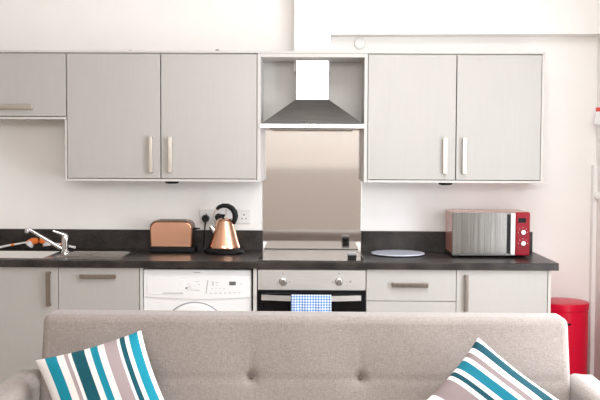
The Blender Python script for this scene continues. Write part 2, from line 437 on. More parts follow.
# ------------------------------------------------------------------ worktop, upstands
WX1 = X(559, -.6, 262)
sk_x0, sk_x1, sk_y0, sk_y1 = -2.06, X(53, -.33, 255), -.535, -.15
zt, zb = ztop, ztop - .0395
def strip(b, x0, x1):
    r_ = .006
    pf = [(-.001, zb), (-.001, zt)] + [(-.6 + r_ - r_ * math.sin(a), zt - r_ + r_ * math.cos(a)) for a in (0, PI / 8, PI / 4, 3 * PI / 8, PI / 2)] + [(-.6, zb)]
    b.prismx(pf, x0, x1)
b = MB()
strip(b, sk_x1, WX1); strip(b, XL + .002, sk_x0)
pf = lambda y0, y1: b.box(sk_x0, sk_x1, y0, y1, zb, zt)
pf(sk_y1, -.001)
b.prismx([(sk_y0, zb), (sk_y0, zt)] + [(-.6 + .006 - .006 * math.sin(a), zt - .006 + .006 * math.cos(a)) for a in (0, PI / 8, PI / 4, 3 * PI / 8, PI / 2)] + [(-.6, zb)], sk_x0, sk_x1)
bmesh.ops.remove_doubles(b.bm, verts=b.bm.verts[:], dist=.0002)
tag(b.build('worktop', stone_m), 'long dark stone effect worktop running across all base cabinets', 'worktop')
uz = Z(230.8, -.02)
tag(MB().box(XL + .002, sx0 - .002, -.02, -.001, zt + .0005, uz, .0015).build('upstand', stone_m), 'dark stone upstand on the wall behind sink, toaster and kettle', 'upstand', 'stone upstands')
tag(MB().box(sx1 + .002, X(532.6, -.02, 240), -.02, -.001, zt + .0005, uz, .0015).build('upstand', stone_m), 'dark stone upstand on the wall behind plate and microwave', 'upstand', 'stone upstands')

# ------------------------------------------------------------------ base units
YB = -.575
bt = zb - .003
def panel(px0, px1, label):
    x0, x1 = X(px0, YB, 290), X(px1, YB, 290)
    tag(MB().box(x0, x1, YB, -.02, .001, zb - .0008, .0012).build('end_panel', carc_m), label, 'panel', 'upright end panels under the worktop')
    return x0, x1
def base_unit(name, cat, label, x0, x1, fronts, group='grey base cabinets'):
    """fronts: list of (part name, x0, x1, z0, z1, handle tuple, vertical)"""
    r = thing(name, label, cat, ((x0 + x1) / 2, YB / 2, 0), group)
    b = MB()
    b.box(x0, x0 + .018, YB + .022, -.02, .12, zb - .0008); b.box(x1 - .018, x1, YB + .022, -.02, .12, zb - .0008)
    b.box(x0 + .018, x1 - .018, YB + .022, -.02, .12, .138); b.box(x0 + .018, x1 - .018, -.03, -.02, .138, zb - .25)
    b.build('carcass', carc_m, r)
    MB().box(x0, x1, YB + .06, YB + .078, .0005, .12).build('plinth', carc_m, r)
    for nm, a, c, z0, z1, hd, vert in fronts:
        d = MB().box(a, c, YB, YB + .02, z0, z1, .0012).build(nm, cab_m, r)
        if hd: handle('handle', d, *hd, YB, vert, dim_nickel_m)
    return r
hb = YB - .03
g = .0016
# sink unit
a0, a1 = XL + .003, X(58.4, YB, 290)
c = X(47.6, hb, 290)
base_unit('base_cabinet', 'cabinet', 'grey base cabinet under the sink bowl with vertical bar handle shaded dark', a0, a1 - .001,
          [('door', a0 + g, a1 - g, .125, bt, (c - .0125, c + .0125, Z(308.3, hb), Z(274, hb)), True)])
a0, a1 = a1, X(139.3, YB, 290)
base_unit('base_cabinet', 'cabinet', 'narrow grey base cabinet under the drainer with horizontal bar handle', a0, a1 - .001,
          [('door', a0 + g, a1 - g, .125, bt, (X(79, hb, 278), X(115, hb, 278), Z(280.2, hb), Z(276.2, hb)), False)])
panel(139.8, 142.4, 'slim grey upright panel left of the washing machine')
panel(253.2, 256.8, 'slim grey upright panel between washing machine and oven')
a0, a1 = X(366.2, YB, 290), X(456.2, YB, 290)
zs = Z(301.2, YB, 410)
base_unit('drawer_cabinet', 'cabinet', 'grey drawer unit under the pale plate, right of the oven', a0, a1 - .001,
          [('drawer', a0 + g, a1 - g, zs + g, bt, (X(392.3, hb, 285), X(428.8, hb, 285), Z(287.6, hb, 410), Z(283.2, hb, 410)), False),
           ('drawer', a0 + g, a1 - g, .50, zs - g, (X(392.3, hb, 285), X(428.8, hb, 285), .600, .624), False),
           ('drawer', a0 + g, a1 - g, .125, .50 - 2 * g, (X(392.3, hb, 285), X(428.8, hb, 285), .400, .424), False)])
a0, a1 = a1, X(547.6, YB, 290)
c = X(467.0, hb, 290)
base_unit('base_cabinet', 'cabinet', 'grey single door base cabinet under the microwave', a0, a1 - .001,
          [('door', a0 + g, a1 - g, .125, bt, (c - .011, c + .011, Z(311.5, hb, 467), Z(275.5, hb, 467)), True)])
panel(548.0, 551.0, 'grey end panel of the base units beside the red bin')

# ------------------------------------------------------------------ washing machine
YM = -.555
m0, m1 = X(143.4, YM, 290), X(251.4, YM, 290)
mt = Z(269.6, YM, 200)
r = thing('washing_machine', 'white front loading washing machine under the worktop, left of the oven', 'washing machine', ((m0 + m1) / 2, YM / 2, 0))
MB().box(m0, m1, YM, -.03, .012, mt, .008, 3).build('body', white_app, r)
zc0, zc1 = Z(297.4, YM, 200), Z(276.3, YM, 200)
# control fascia, its lower edge bowed
n = 16
poly = [(m0 + .004, zc1)] + [(m0 + .004 + (m1 - m0 - .008) * k / n, zc0 + .004 - .012 * math.sin(PI * k / n)) for k in range(n + 1)] + [(m1 - .004, zc1)]
cp = MB().prism(poly, YM - .008, YM + .01, bev=.003).build('control_panel', white_app, r)
yc = YM - .008
def mp(px, py): return W(px, py, yc)
dr = MB().box(mp(146, 0).x, mp(184, 0).x, yc - .003, yc + .002, mp(160, 294.5).z, mp(160, 279).z, .0015).build('detergent_drawer', white_app, r)
MB().box(mp(162, 0).x, mp(183, 0).x, yc - .0045, yc - .002, mp(170, 293.6).z, mp(170, 292.4).z).build('drawer_grip', pale_grey, dr)
MB().box(mp(229.6, 0).x, mp(236.2, 0).x, yc - .002, yc + .001, mp(232, 285.2).z, mp(232, 281.6).z).build('display', lcd_m, cp)
rot = Matrix.Rotation(math.radians(8), 3, 'Y')
p = mp(207, 287)
MB().box(p.x - .003, p.x + .003, yc - .0015, yc + .001, p.z - .038, p.z + .038, rot=rot).build('divider_mark', pale_grey, cp)
for k in range(7):
    p = mp(211 + 4.7 * k, 293.2 - .1 * k); MB().box(p.x - .007, p.x + .007, yc - .002, yc + .001, p.z - .0022, p.z + .0022, .0008).build('button', pale_grey, cp)
for k in range(4):
    p = mp(212 + 4.0 * k, 288.5); MB().box(p.x - .004, p.x + .004, yc - .001, yc + .001, p.z - .0016, p.z + .0016).build('printed_mark', pale_grey, cp)
for (qx, qy, w_, h_) in ((213, 283.5, .004, .012), (217, 282.5, .008, .0018), (217, 285.0, .006, .0018), (241, 284, .008, .0018),
                         (188.5, 284, .006, .0018), (188.5, 287, .005, .0018), (188, 290, .004, .0018), (197, 281.5, .007, .0018), (198.5, 284.5, .006, .0018)):
    p = mp(qx, qy); MB().box(p.x - w_, p.x + w_, yc - .001, yc + .001, p.z - h_, p.z + h_).build('printed_mark', pale_grey, cp)
p = mp(186.5, 288); MB().cyl((p.x, yc - .004, p.z), (p.x, yc + .001, p.z), .006, seg=16).build('indicator', grey_pl, cp)
p = mp(194, 286.5); MB().cyl((p.x, yc - .005, p.z), (p.x, yc + .001, p.z), .019, .020, 28, .001).build('programme_dial', white_app, cp)
p = mp(197.5, 290.2); MB().box(p.x - .012, p.x + .012, yc - .001, yc + .001, p.z - .002, p.z + .002).build('printed_mark', pale_grey, cp)
p = W(197, 272.6, YM); MB().box(p.x - .017, p.x + .017, YM - .001, YM + .001, p.z - .003, p.z + .003).build('name_plate', pale_grey, r)
# round door
p = W(195, 303.2, YM); dc = (p.x, p.z - .175)
b = MB()
prof = [(.175, 0), (.175, .010), (.165, .018), (.13, .020), (.12, .012), (.115, .008)]
b.lathe(prof, 0, 0, 56)
bmesh.ops.transform(b.bm, matrix=Matrix.Translation((dc[0], YM, dc[1])) @ Matrix.Rotation(PI / 2, 4, 'X'), verts=b.bm.verts[:])
dd = b.build('door', white_app, r)
b = MB().tube([(dc[0] + .181 * math.cos(2 * PI * k / 60), YM - .002, dc[1] + .181 * math.sin(2 * PI * k / 60)) for k in range(61)], .0028, 6, caps=False)
b.build('door_ring', grey_pl, dd)
b = MB().cyl((dc[0], YM - .015, dc[1]), (dc[0], YM - .004, dc[1]), .113, .118, 48, .004); b.build('door_glass', black_gl, dd)

# ------------------------------------------------------------------ oven
YO = -.575
o0, o1 = X(257.8, YO, 290), X(365.4, YO, 290)
r = thing('oven', 'built-in oven with steel control panel and black glass door under the hob', 'oven', ((o0 + o1) / 2, YO / 2, 0))
zo = Z(290.3, YO)
MB().box(o0 + .006, o1 - .006, YO + .022, -.04, .12, zb - .0008).build('oven_body', grey_pl, r)
MB().box(o0, o1, YO + .05, YO + .068, .0005, .119).build('plinth', carc_m, r)
cp = MB().box(o0, o1, YO, YO + .022, zo + .001, Z(270.2, YO), .0015).build('control_panel', steel_m, r)
od = MB().box(o0, o1, YO, YO + .022, .215, zo - .0015, .0015).build('door', black_gl, r)
MB().box(o0, o1, YO, YO + .02, .121, .212, .0015).build('lower_panel', cab_m, r)
for px in (283.2, 339.2):
    p = W(px, 281.6, YO)
    k = MB().cyl((p.x, YO - .004, p.z), (p.x, YO, p.z), .023, .0235, 32).cyl((p.x, YO - .024, p.z), (p.x, YO - .004, p.z), .0165, .019, 32, .003).build('knob', bright_steel_m, cp)
for px, py in ((283, 273.6), (289.5, 281.8), (277.5, 283), (339, 273.6), (332.5, 282), (346, 281.8), (350.3, 281.6)):
    p = W(px, py, YO); MB().cyl((p.x, YO - .001, p.z), (p.x, YO + .0005, p.z), .0035 if px < 350 else .006, seg=12).build('printed_mark', grey_pl, cp)
# bowed bar handle
hxa, hxb = X(261.2, YO - .04, 298), X(361.2, YO - .04, 298)
z0, z1 = Z(300.8, YO - .045), Z(295.6, YO - .045)
b = MB(); n = 14
A = []
for k in range(n + 1):
    u = k / n; x = hxa + (hxb - hxa) * u; y = YO - .034 - .014 * math.sin(PI * u); dz = -.004 * math.sin(PI * u)
    A.append([b.bm.verts.new(q) for q in ((x, y, z0 + dz), (x, y, z1 + dz), (x, y + .012, z1 + dz), (x, y + .012, z0 + dz))])
for P_, Q in zip(A, A[1:]):
    for k in range(4): b.bm.faces.new((P_[k], P_[(k + 1) % 4], Q[(k + 1) % 4], Q[k]))
b.bm.faces.new(A[0]); b.bm.faces.new(list(reversed(A[-1])))
for x in (hxa + .03, hxb - .03): b.box(x - .008, x + .008, YO - .03, YO, z0 + .004, z1 - .004)
b.build('handle', steel_m, od)
# tea towel over the handle: front drop, fold over the bar, back drop
t0, t1 = X(291, YO - .055, 303), X(331.2, YO - .055, 303)
zm = z1 - .0015
path = [(-.0505, zm - .30)] + [(-.0505 - .002 * (i % 2), zm - .30 + .29 * i / 10) for i in range(1, 11)] + [(-.0505, zm + .001), (-.047, zm + .0045), (-.041, zm + .0055), (-.0345, zm + .0045), (-.0315, zm), ] + [(-.0300, zm - .02), (-.0285, zm - .12), (-.0275, zm - .22)]
b = MB(); nx = 28
rows = []
for (yy, zz) in path:
    row = []
    for i in range(nx + 1):
        u = i / nx
        x = t0 + (t1 - t0) * u
        fr = max(0, zm - zz)
        x += (.004 * fr / .3) * (1 if u > .5 else -1)
        y = YO + yy - (.007 * math.sin(u * 19) * min(1, fr * 8) if yy < -.045 else 0) - .003
        row.append(b.bm.verts.new((x, y, zz)))
    rows.append(row)
for a_, c_ in zip(rows, rows[1:]):
    for i in range(nx): b.bm.faces.new((a_[i], a_[i + 1], c_[i + 1], c_[i]))
tw = b.build('tea_towel', towel_m, None, 80)
md = tw.modifiers.new('thickness', 'SOLIDIFY'); md.thickness = .002; md.offset = 0
tag(tw, 'blue and white checked tea towel hanging over the oven handle', 'tea towel')

# ------------------------------------------------------------------ hob and the block on it
h0, h1 = X(258, -.55, 258), X(363.6, -.55, 258)
tag(MB().box(h0, h1, -.583, -.075, zt + .0005, zt + .0065, .0012).build('hob', hob_glass), 'black glass hob set on the worktop in front of the splashback', 'hob')
q0, q1 = X(347.6, -.55, 256), X(356.4, -.55, 256)
r = thing('small_box', 'small black box with grey top at the right front of the hob', 'box', ((q0 + q1) / 2, -.545, zt + .0068))
MB().box(q0, q1, -.565, -.52, zt + .0068, zt + .034, .003).build('box_body', black_pl, r)
MB().box(q0 + .001, q1 - .001, -.562, -.522, zt + .0341, zt + .048, .004).build('box_top', grey_pl, r)

# ------------------------------------------------------------------ sink, tap, brushes
sx_0, sx_1 = XL + .03, X(131, -.33, 252)
r = thing('kitchen_sink', 'stainless steel inset sink with bowl and ridged drainer at the left', 'sink', ((sx_0 + sx_1) / 2, -.33, zt))
zr = zt + .0035
b = MB()
ry0, ry1 = -.548, -.075
bx_a, bx_b, by_a, by_b = sk_x0 + .006, sk_x1 - .006, sk_y0 + .006, sk_y1 - .006
for (a_, c_, d_, e_) in ((sx_0, bx_a, ry0, ry1), (bx_a, bx_b, ry0, by_a), (bx_a, bx_b, by_b, ry1), (bx_b, sx_1, ry0, ry1)):
    b.box(a_, c_, d_, e_, zt + .0004, zr, .0008)
b.build('rim', sink_m, r)
dep = .16
b = MB()
th = .0015
b.box(bx_a, bx_a + th, by_a, by_b, zr - dep, zr); b.box(bx_b - th, bx_b, by_a, by_b, zr - dep, zr)
b.box(bx_a, bx_b, by_a, by_a + th, zr - dep, zr); b.box(bx_a, bx_b, by_b - th, by_b, zr - dep, zr)
b.box(bx_a, bx_b, by_a, by_b, zr - dep, zr - dep + th)
bo = b.build('bowl', bowl_m, r)
cxb, cyb = (bx_a + bx_b) / 2, (by_a + by_b) / 2
MB().cyl((cxb, cyb, zr - dep + th), (cxb, cyb, zr - dep + th + .004), .045, .042, 28, .001).build('waste', chrome_m, bo)
b = MB()
for k in range(8):
    y = -.46 + .036 * k
    b.tube([(bx_b + .09, y, zr), (bx_b + .11, y, zr + .0025), (sx_1 - .05, y, zr + .0025), (sx_1 - .03, y, zr)], .004, 8)
b.build('drainer_ridges', sink_m, r)
b = MB()
b.box(bx_b + .06, sx_1 - .012, ry0 + .03, ry0 + .038, zr, zr + .004, .001); b.box(sx_1 - .020, sx_1 - .012, ry0 + .03, ry1 - .02, zr, zr + .004, .001)
b.build('drainer_lip', sink_m, r)
# mixer tap
YT = -.24
p = W(65.3, 254, YT); tx = p.x
zT = lambda py: Z(py, YT, 65)
r = thing('mixer_tap', 'chrome single lever mixer tap with angled spout at the sink', 'tap', (tx, YT, zr))
MB().lathe([(.026, zr), (.026, zr + .006), (.021, zr + .010), (.0195, zT(243)), (.0215, zT(242)), (.0215, zT(237)), (.017, zT(235.2)), (.008, zT(234.4))], tx, YT, 28).build('body', chrome_m, r)
a_ = W(61, 248.3, YT - .01); c_ = W(30.5, 230.2, YT - .1); e_ = W(27.0, 229.6, YT - .11)
sp = MB().tube([a_, a_.lerp(c_, .3), a_.lerp(c_, .7), c_, e_], [.0115, .0105, .0095, .009, .0085], 14).build('spout', chrome_m, r)
MB().cyl((e_.x + .002, e_.y, e_.z + .006), (e_.x - .002, e_.y, e_.z - .020), .0115, .0125, 20, .002).build('aerator', chrome_m, sp)
k0 = W(66, 235.5, YT); k1 = W(60, 233, YT - .03); k2 = W(53, 230.8, YT - .055)
MB().tube([k0, k1, k2], [.012, .008, .006], 12, flat=.9).build('lever', chrome_m, r)
# dish brushes on the rear ledge
def brush(lab, tail, neck, head, bris, tint):
    """tail, neck, head: pixels along the handle; bris: where the bristles end"""
    Yb = -.11
    P = lambda q: W(q[0], q[1], Yb)
    ta, ne, he, br = P(tail), P(neck), P(head), P(bris)
    lo = min(ta.z, he.z, br.z)
    r = thing('dish_brush', lab, 'brush', (ta.x, Yb, lo), 'dish brushes behind the sink')
    MB().tube([ta, ta.lerp(ne, .5) + Vector((0, 0, .002)), ne], [.0075, .006, .0045], 10).build('handle', white_pl, r)
    MB().tube([ta.lerp(ne, .52) + Vector((0, 0, .002)), ta.lerp(ne, .62) + Vector((0, 0, .0015))], .0072, 10).build('grip_band', orange_pl, r)
    MB().tube([ne, ne.lerp(he, .5), he], [.009, .022, .016], 14, flat=.8).build('head', orange_pl, r)
    MB().tube([ne.lerp(he, .45), br.lerp(ne.lerp(he, .45), .4), br], [.017, .023, .026], 14).build('bristles', bristle_m, r)
brush('dish brush with white handle pointing left behind the sink bowl', (-6, 248.4), (27, 242.2), (38, 240.5), (29, 245.2), 0)
brush('dish brush with white handle pointing right behind the mixer tap', (75.5, 247.6), (52, 243), (40, 240.3), (47, 245.6), 0)

# ------------------------------------------------------------------ toaster
Yf, Yk = -.178, -.035
t0, t1 = X(149.6, Yf, 240), X(192.4, Yf, 240)
def tz(py): return Z(py, Yf, 170)
r = thing('toaster', 'copper sided toaster with black base on the worktop, left of the kettle', 'toaster', ((t0 + t1) / 2, (Yf + Yk) / 2, zt + .0005))
zbase = tz(247.3)
MB().box(t0 + .001, t1 + .012, Yf - .002, Yk + .002, zt + .003, zbase, .004).build('base', black_pl, r)
def arch(x0, x1, z0, z1, rad, n=8):
    P = [(x0, z0)]
    P += [(x0 + rad - rad * math.cos(PI / 2 * k / n), z1 - rad + rad * math.sin(PI / 2 * k / n)) for k in range(n + 1)]
    P += [(x1 - rad + rad * math.sin(PI / 2 * k / n), z1 - rad + rad * math.cos(PI / 2 * k / n)) for k in range(n + 1)]
    P += [(x1, z0)]
    return P
ztp = tz(220.8)
MB().prism(arch(t0, t1, zbase, ztp, .042), Yf + .006, Yk - .006, bev=.006).build('shell', shell_m, r)
MB().prism(arch(t0 + .007, t1 - .007, zbase + .001, ztp - .010, .036), Yf, Yf + .012, bev=.005).build('side_panel', copper_m, r)
MB().prism(arch(t0 + .007, t1 - .007, zbase + .001, ztp - .010, .036), Yk - .012, Yk, bev=.005).build('side_panel', copper_m, r)
for y in (Yf + .045, Yf + .095):
    MB().box(t0 + .05, t1 - .05, y, y + .024, ztp - .004, ztp + .0008).build('slot', black_pl, r)
zz = tz(229.3)
MB().hull([(t1 - .002, Yf + .06, zz - .010), (t1 - .002, Yf + .09, zz - .010), (t1 - .002, Yf + .06, zz + .006), (t1 - .002, Yf + .09, zz + .006), (t1 + .036, Yf + .062, zz - .003), (t1 + .036, Yf + .088, zz - .003), (t1 + .036, Yf + .062, zz + .002), (t1 + .036, Yf + .088, zz + .002)]).build('lever', black_pl, r)
for a_ in (t0 + .03, t1 - .02):
    for y in (Yf + .03, Yk - .03): MB().cyl((a_, y, zt + .0005), (a_, y, zt + .003), .008, seg=12).build('foot', black_pl, r)

# ------------------------------------------------------------------ kettle
YK = -.150
kx = X(224.6, YK, 240)
def kz_(py): return Z(py, YK, 225)
s = (X(234, YK) - X(224, YK)) / 10
r = thing('kettle', 'copper pyramid kettle with black arched handle, right of the toaster', 'kettle', (kx, YK, zt + .0005))
MB().lathe([(19.0 * s, zt + .0005), (20.3 * s, zt + .004), (20.3 * s, zt + .014), (16.5 * s, kz_(247.6))], kx, YK, 40).build('power_base', black_pl, r)
MB().lathe([(15.9 * s, kz_(247.4)), (16.0 * s, kz_(246)), (15.3 * s, kz_(243.5)), (11.6 * s, kz_(232)), (8.3 * s, kz_(221.6)), (7.4 * s, kz_(220.2)), (7.0 * s, kz_(219.9))], kx, YK, 48).build('body', copper_m, r)
ld = MB().lathe([(7.0 * s, kz_(219.9)), (6.4 * s, kz_(218.9)), (3.5 * s, kz_(218.2)), (1.6 * s, kz_(218.0))], kx, YK, 36).build('lid', copper_m, r)
MB().lathe([(1.2 * s, kz_(218.1)), (1.1 * s, kz_(216.8)), (2.0 * s, kz_(216.0)), (2.4 * s, kz_(215.0)), (1.6 * s, kz_(214.2))], kx - 1.5 * s, YK, 20).build('lid_knob', black_pl, ld)
P = lambda px, py, dy=0: W(px, py, YK + dy)
MB().tube([P(216.5, 234, -.01), P(213.5, 230, -.012), P(210.6, 226.2, -.014)], [4.6 * s, 3.2 * s, 2.3 * s], 18).build('spout', bright_steel_m, r)
pts = [P(*q) for q in ((216.6, 209.2), (219.5, 206.8), (223.5, 205.6), (228, 206.0), (232, 208.4), (234.6, 212), (235.4, 216), (234.6, 220), (233.2, 223.6))]
MB().tube(pts, [.010, .0125, .014, .015, .0165, .0175, .0175, .016, .012], 14, flat=.85).build('handle', black_pl, r)
MB().tube([P(*q) for q in ((217.5, 208.6), (214.6, 211), (213.2, 215), (214.2, 219), (217, 222.2))], .0035, 8, flat=2).build('handle_strap', bright_steel_m, r)

# ------------------------------------------------------------------ sockets and plugs
def socket(px0, px1, lab):
    x0, x1 = X(px0, -.006, 216), X(px1, -.006, 216); z0, z1 = Z(223.6, -.006, 230), Z(209.4, -.006, 230)
    r = thing('wall_socket', lab, 'socket', ((x0 + x1) / 2, -.001, z0), 'white double wall sockets')
    pl = MB().box(x0, x1, -.010, -.001, z0, z1, .003).build('plate', white_pl, r)
    w = x1 - x0; zc_ = (z0 + z1) / 2
    for u in (.27, .73):
        cx = x0 + w * u
        MB().box(cx - .003, cx + .003, -.0108, -.0095, zc_ + .006, zc_ + .016).build('pin_hole', black_pl, pl)
        for sgn in (-1, 1): MB().box(cx + sgn * .0115 - .004, cx + sgn * .0115 + .004, -.0108, -.0095, zc_ - .016, zc_ - .010).build('pin_hole', black_pl, pl)
    for u in (.10, .90):
        cx = x0 + w * u if u < .5 else x0 + w * u
        MB().box(cx - .004, cx + .004, -.0125, -.0095, zc_ + .014, zc_ + .028, .001).build('switch', white_pl, pl)
    return x0, x1, z0, z1
socket(199.6, 224.2, 'white double wall socket holding two black plugs behind the kettle')
socket(226.2, 250.6, 'white double wall socket right of the kettle handle, one outlet empty')
for px, py, lab, ends in ((205.4, 218.6, 'black plug in the wall socket left of the kettle, its cord hanging down', [(205.2, 224), (204.6, 230), (203.8, 238), (203.2, 246)]),
                     (218.6, 217.4, 'black plug in the wall socket behind the kettle lid', [(218.8, 222), (219, 230), (219.5, 238), (220, 244)])):
    c = W(px, py, -.02)
    r = thing('electric_plug', lab, 'plug', (c.x, -.011, c.z - .025), 'black plugs')
    b = MB(); b.cyl((c.x, -.0112, c.z), (c.x, -.040, c.z), .025, .019, 20, .004); b.build('plug_body', black_pl, r)
    pts = [Vector((c.x, -.03, c.z - .01))] + [W(a_, q, -.032) for a_, q in ends]
    MB().tube(pts, [.008, .005, .0032, .0032, .0032], 8).build('cord', black_pl, r)

# ------------------------------------------------------------------ plate
c = W(398, 253.4, -.205)
tag(MB().lathe([(.10, zt + .0005), (.10, zt + .005), (.155, zt + .006), (.158, zt + .008), (.158, zt + .012), (.155, zt + .014), (.05, zt + .0142)], c.x, -.20, 56).build('plate', glass_board),
    'round pale blue-white plate lying on the worktop, left of the microwave', 'plate')

# ------------------------------------------------------------------ microwave
Ym, Yk = -.335, -.045
m0, m1 = X(452.4, Ym, 235), X(529.8, Ym, 235)
def mz(py): return Z(py, Ym, 490)
mb, mtp = mz(255.4), mz(212.2)
r = thing('microwave', 'red microwave with mirrored steel door at the right end of the worktop', 'microwave', ((m0 + m1) / 2, (Ym + Yk) / 2, zt + .0005))
MB().box(m0, m1, Ym + .014, Yk, mb, mtp + .002, .010, 3).build('casing', casing_m, r)
xp = X(515.4, Ym, 235)
fr = MB().box(m0, xp - .001, Ym - .004, Ym + .0135, mb, mtp, .002, 2).build('door', grey_pl, r)
MB().box(m0 + .001, X(507.0, Ym), Ym - .0065, Ym - .002, mb + .004, mtp - .002, .002).build('door_mirror', steel_mirror, fr)
MB().box(X(507.3, Ym), X(510.4, Ym), Ym - .0068, Ym - .002, mb + .012, mtp - .012, .001).build('door_slot', black_pl, fr)
MB().box(X(510.5, Ym), X(515.2, Ym), Ym - .022, Ym - .002, mb + .006, mtp - .005, .004).build('handle', white_pl, fr)
cp = MB().box(xp, m1, Ym - .004, Ym + .0135, mb, mtp, .006, 3).build('control_panel', red_gloss, r)
MB().box(X(518.3, Ym), X(526.2, Ym), Ym - .0055, Ym - .003, mz(222.6), mz(217.8), .001).build('display', display_m, cp)
for py in (232.2, 243.2):
    p = W(522.8, py, Ym)
    k = MB().cyl((p.x, Ym - .021, p.z), (p.x, Ym - .003, p.z), .0140, .0155, 28, .003).build('knob', steel_m, cp)
    for k_ in range(5):
        a_ = PI * k_ / 4
        MB().cyl((p.x + .026 * math.cos(a_), Ym - .0048, p.z + .026 * math.sin(a_)), (p.x + .026 * math.cos(a_), Ym - .0035, p.z + .026 * math.sin(a_)), .0018, seg=8).build('printed_mark', white_pl, cp)
for a_ in (m0 + .03, m1 - .03):
    for y in (Ym + .04, Yk - .04): MB().cyl((a_, y, zt + .0005), (a_, y, mb + .002), .012, seg=14).build('foot', black_pl, r)
for k in range(4):
    a_ = m0 + .03 + .045 * k
    MB().box(a_, a_ + .03, Yk - .05, Yk - .046, mtp + .0015, mtp + .0026).build('vent_slot', black_pl, r)

# ------------------------------------------------------------------ waste bin
bxc, byc, br = X(563.5, -.20, 300), -.20, .148
bz1 = Z(301.5, -.20, 566)
r = thing('waste_bin', 'tall red round waste bin on the floor at the end of the units', 'bin', (bxc, byc, 0))
MB().lathe([(br * .96, .001), (br * .97, .02), (br * .97, bz1 - .045), (br * .955, bz1 - .043), (br * .955, bz1 - .038)], bxc, byc, 56).build('body', red_metal, r)
MB().lathe([(br, bz1 - .037), (br, bz1 - .004), (br * .985, bz1), (br * .9, bz1 + .004), (br * .5, bz1 + .007), (.01, bz1 + .008)], bxc, byc, 56).build('lid', red_metal, r)
MB().lathe([(br * .985, .0005), (br * .985, .0195), (br * .975, .021)], bxc, byc, 48).build('base_ring', black_pl, r)
for k, px in enumerate((566.2, 568.4, 570.4)):
    p = W(px, 324.6, byc - br)
    dx = p.x - bxc; yy = byc - math.sqrt(max(0, (br * .97) ** 2 - dx * dx))
    MB().box(p.x - .005, p.x + .005, yy - .0012, yy + .003, p.z - .006 - .001 * (k % 2), p.z + .006).build('maker_mark', display_m, r)

# ------------------------------------------------------------------ small things at the right edge
p = W(599.6, 13, -.03)
tag(MB().box(X(596.4, -.05, 13), XR - .0005, -.06, -.03, Z(20.5, -.04, 597), Z(3, -.04, 597), .005).build('wall_bracket', grey_pl), 'grey bracket high on the right wall at the photo edge', 'bracket')
r = thing('hanging_tag', 'red topped white tag hanging on a cord at the right edge', 'tag', (X(599.5, -.09, 116), -.09, Z(124, -.09, 598)))
x0, x1 = X(595.6, -.09, 116), XR - .002
MB().hull([(x0 - .012, -.10, Z(124, -.09, 598)), (x1, -.10, Z(125, -.09, 598)), (x0 - .012, -.08, Z(124, -.09, 598)), (x1, -.08, Z(125, -.09, 598)),
           (x0 + .002, -.10, Z(111.6, -.09, 598)), (x1, -.10, Z(111.6, -.09, 598)), (x0 + .002, -.08, Z(111.6, -.09, 598)), (x1, -.08, Z(111.6, -.09, 598))]).build('tag_body', white_pl, r)
MB().box(x0 + .003, x1, -.101, -.079, Z(111.4, -.09, 598), Z(107.5, -.09, 598), .002).build('tag_top', red_label, r)
MB().tube([(X(597.6, -.09, 108), -.09, Z(108, -.09, 598)), (X(597.6, -.09, 60), -.09, Z(60, -.09, 598)), (X(597.4, -.09, 37), -.09, Z(20, -.09, 598))], .0018, 6).build('cord', cord_m, r)
p = W(360, 44.5, -.02)
tag(MB().cyl((p.x, -.0005, p.z + .008), (p.x, -.016, p.z + .008), .036, .032, 28, .004).build('wall_detector', white_pl), 'small round white detector on the wall above the wall cabinets', 'detector')
for px, lab, m_ in ((217.4, 'tiny dark plug lying on the cornice above the kettle', grey_pl), (130.5, 'tiny grey clip lying on the cornice above the left cabinet doors', pale_grey), (457, 'tiny pale clip lying on the cornice above the right cabinet doors', white_pl)):
    c = X(px, -.28, 50)
    tag(MB().box(c - .010, c + .010, -.29, -.27, z_cor_t + .0004, z_cor_t + (.013 if px == 217.4 else .008), .003).build('small_clip', m_), lab, 'clip')

# ------------------------------------------------------------------ sofa
YS = -2.10      # front of the backrest at its top
sx0, sx1 = X(44.6, YS + .03, 340), X(566.6, YS + .03, 340)
scx = (sx0 + sx1) / 2
zS = Z(312.0, YS + .11)
zseat = .338
r = thing('sofa', 'light taupe fabric sofa with buttoned backrest facing the camera', 'sofa', (scx, YS - .3, 0))
# backrest: rounded slab, reclined, with a buttoned front
b = MB()
thk = .15
w2 = (sx1 - sx0) / 2
zlo = .30
b.box(-w2, w2, 0, thk, zlo, zS, .028, 5)
bm = b.bm
for k in range(1, 150):
    x = -w2 + 2 * w2 * k / 150
    bmesh.ops.bisect_plane(bm, geom=bm.verts[:] + bm.edges[:] + bm.faces[:], plane_co=(x, 0, 0), plane_no=(1, 0, 0))
for k in range(1, 44):
    z = zlo + (zS - zlo) * k / 44
    bmesh.ops.bisect_plane(bm, geom=bm.verts[:] + bm.edges[:] + bm.faces[:], plane_co=(0, 0, z), plane_no=(0, 0, 1))
zseam = Z(379.0, YS - .035)
but = [X(251.2, YS - .03, 378) - scx, X(361.0, YS - .03, 378) - scx]
sp_ = but[1] - but[0]
but = [but[0] - sp_, but[0], but[1], but[1] + sp_]
for v in bm.verts:
    if v.co.y < .04:
        x, z = v.co.x, v.co.z
        d = .005 * math.exp(-((z - zseam) / .008) ** 2)
        for q in but:
            dx, dz = x - q, z - zseam
            d += .030 * math.exp(-(dx * dx + dz * dz) / (2 * .014 ** 2))
            d += .010 * math.exp(-(dx * dx + dz * dz) / (2 * .05 ** 2))
            if z > zseam: d += .007 * math.exp(-(dx / .010) ** 2) * max(0, 1 - (dz / .17)) 
        # gentle fullness between buttons
        d -= .010 * math.cos(2 * PI * (x - but[0]) / sp_ + PI) * math.exp(-((z - zseam - .12) / .14) ** 2) * .5
        v.co.y += d
    # recline and a slightly softened, narrower foot
    v.co.y += (v.co.z - zS) * .16
    v.co.x *= 1 + .02 * max(0, zS - v.co.z)
    v.co.x += scx; v.co.y += YS
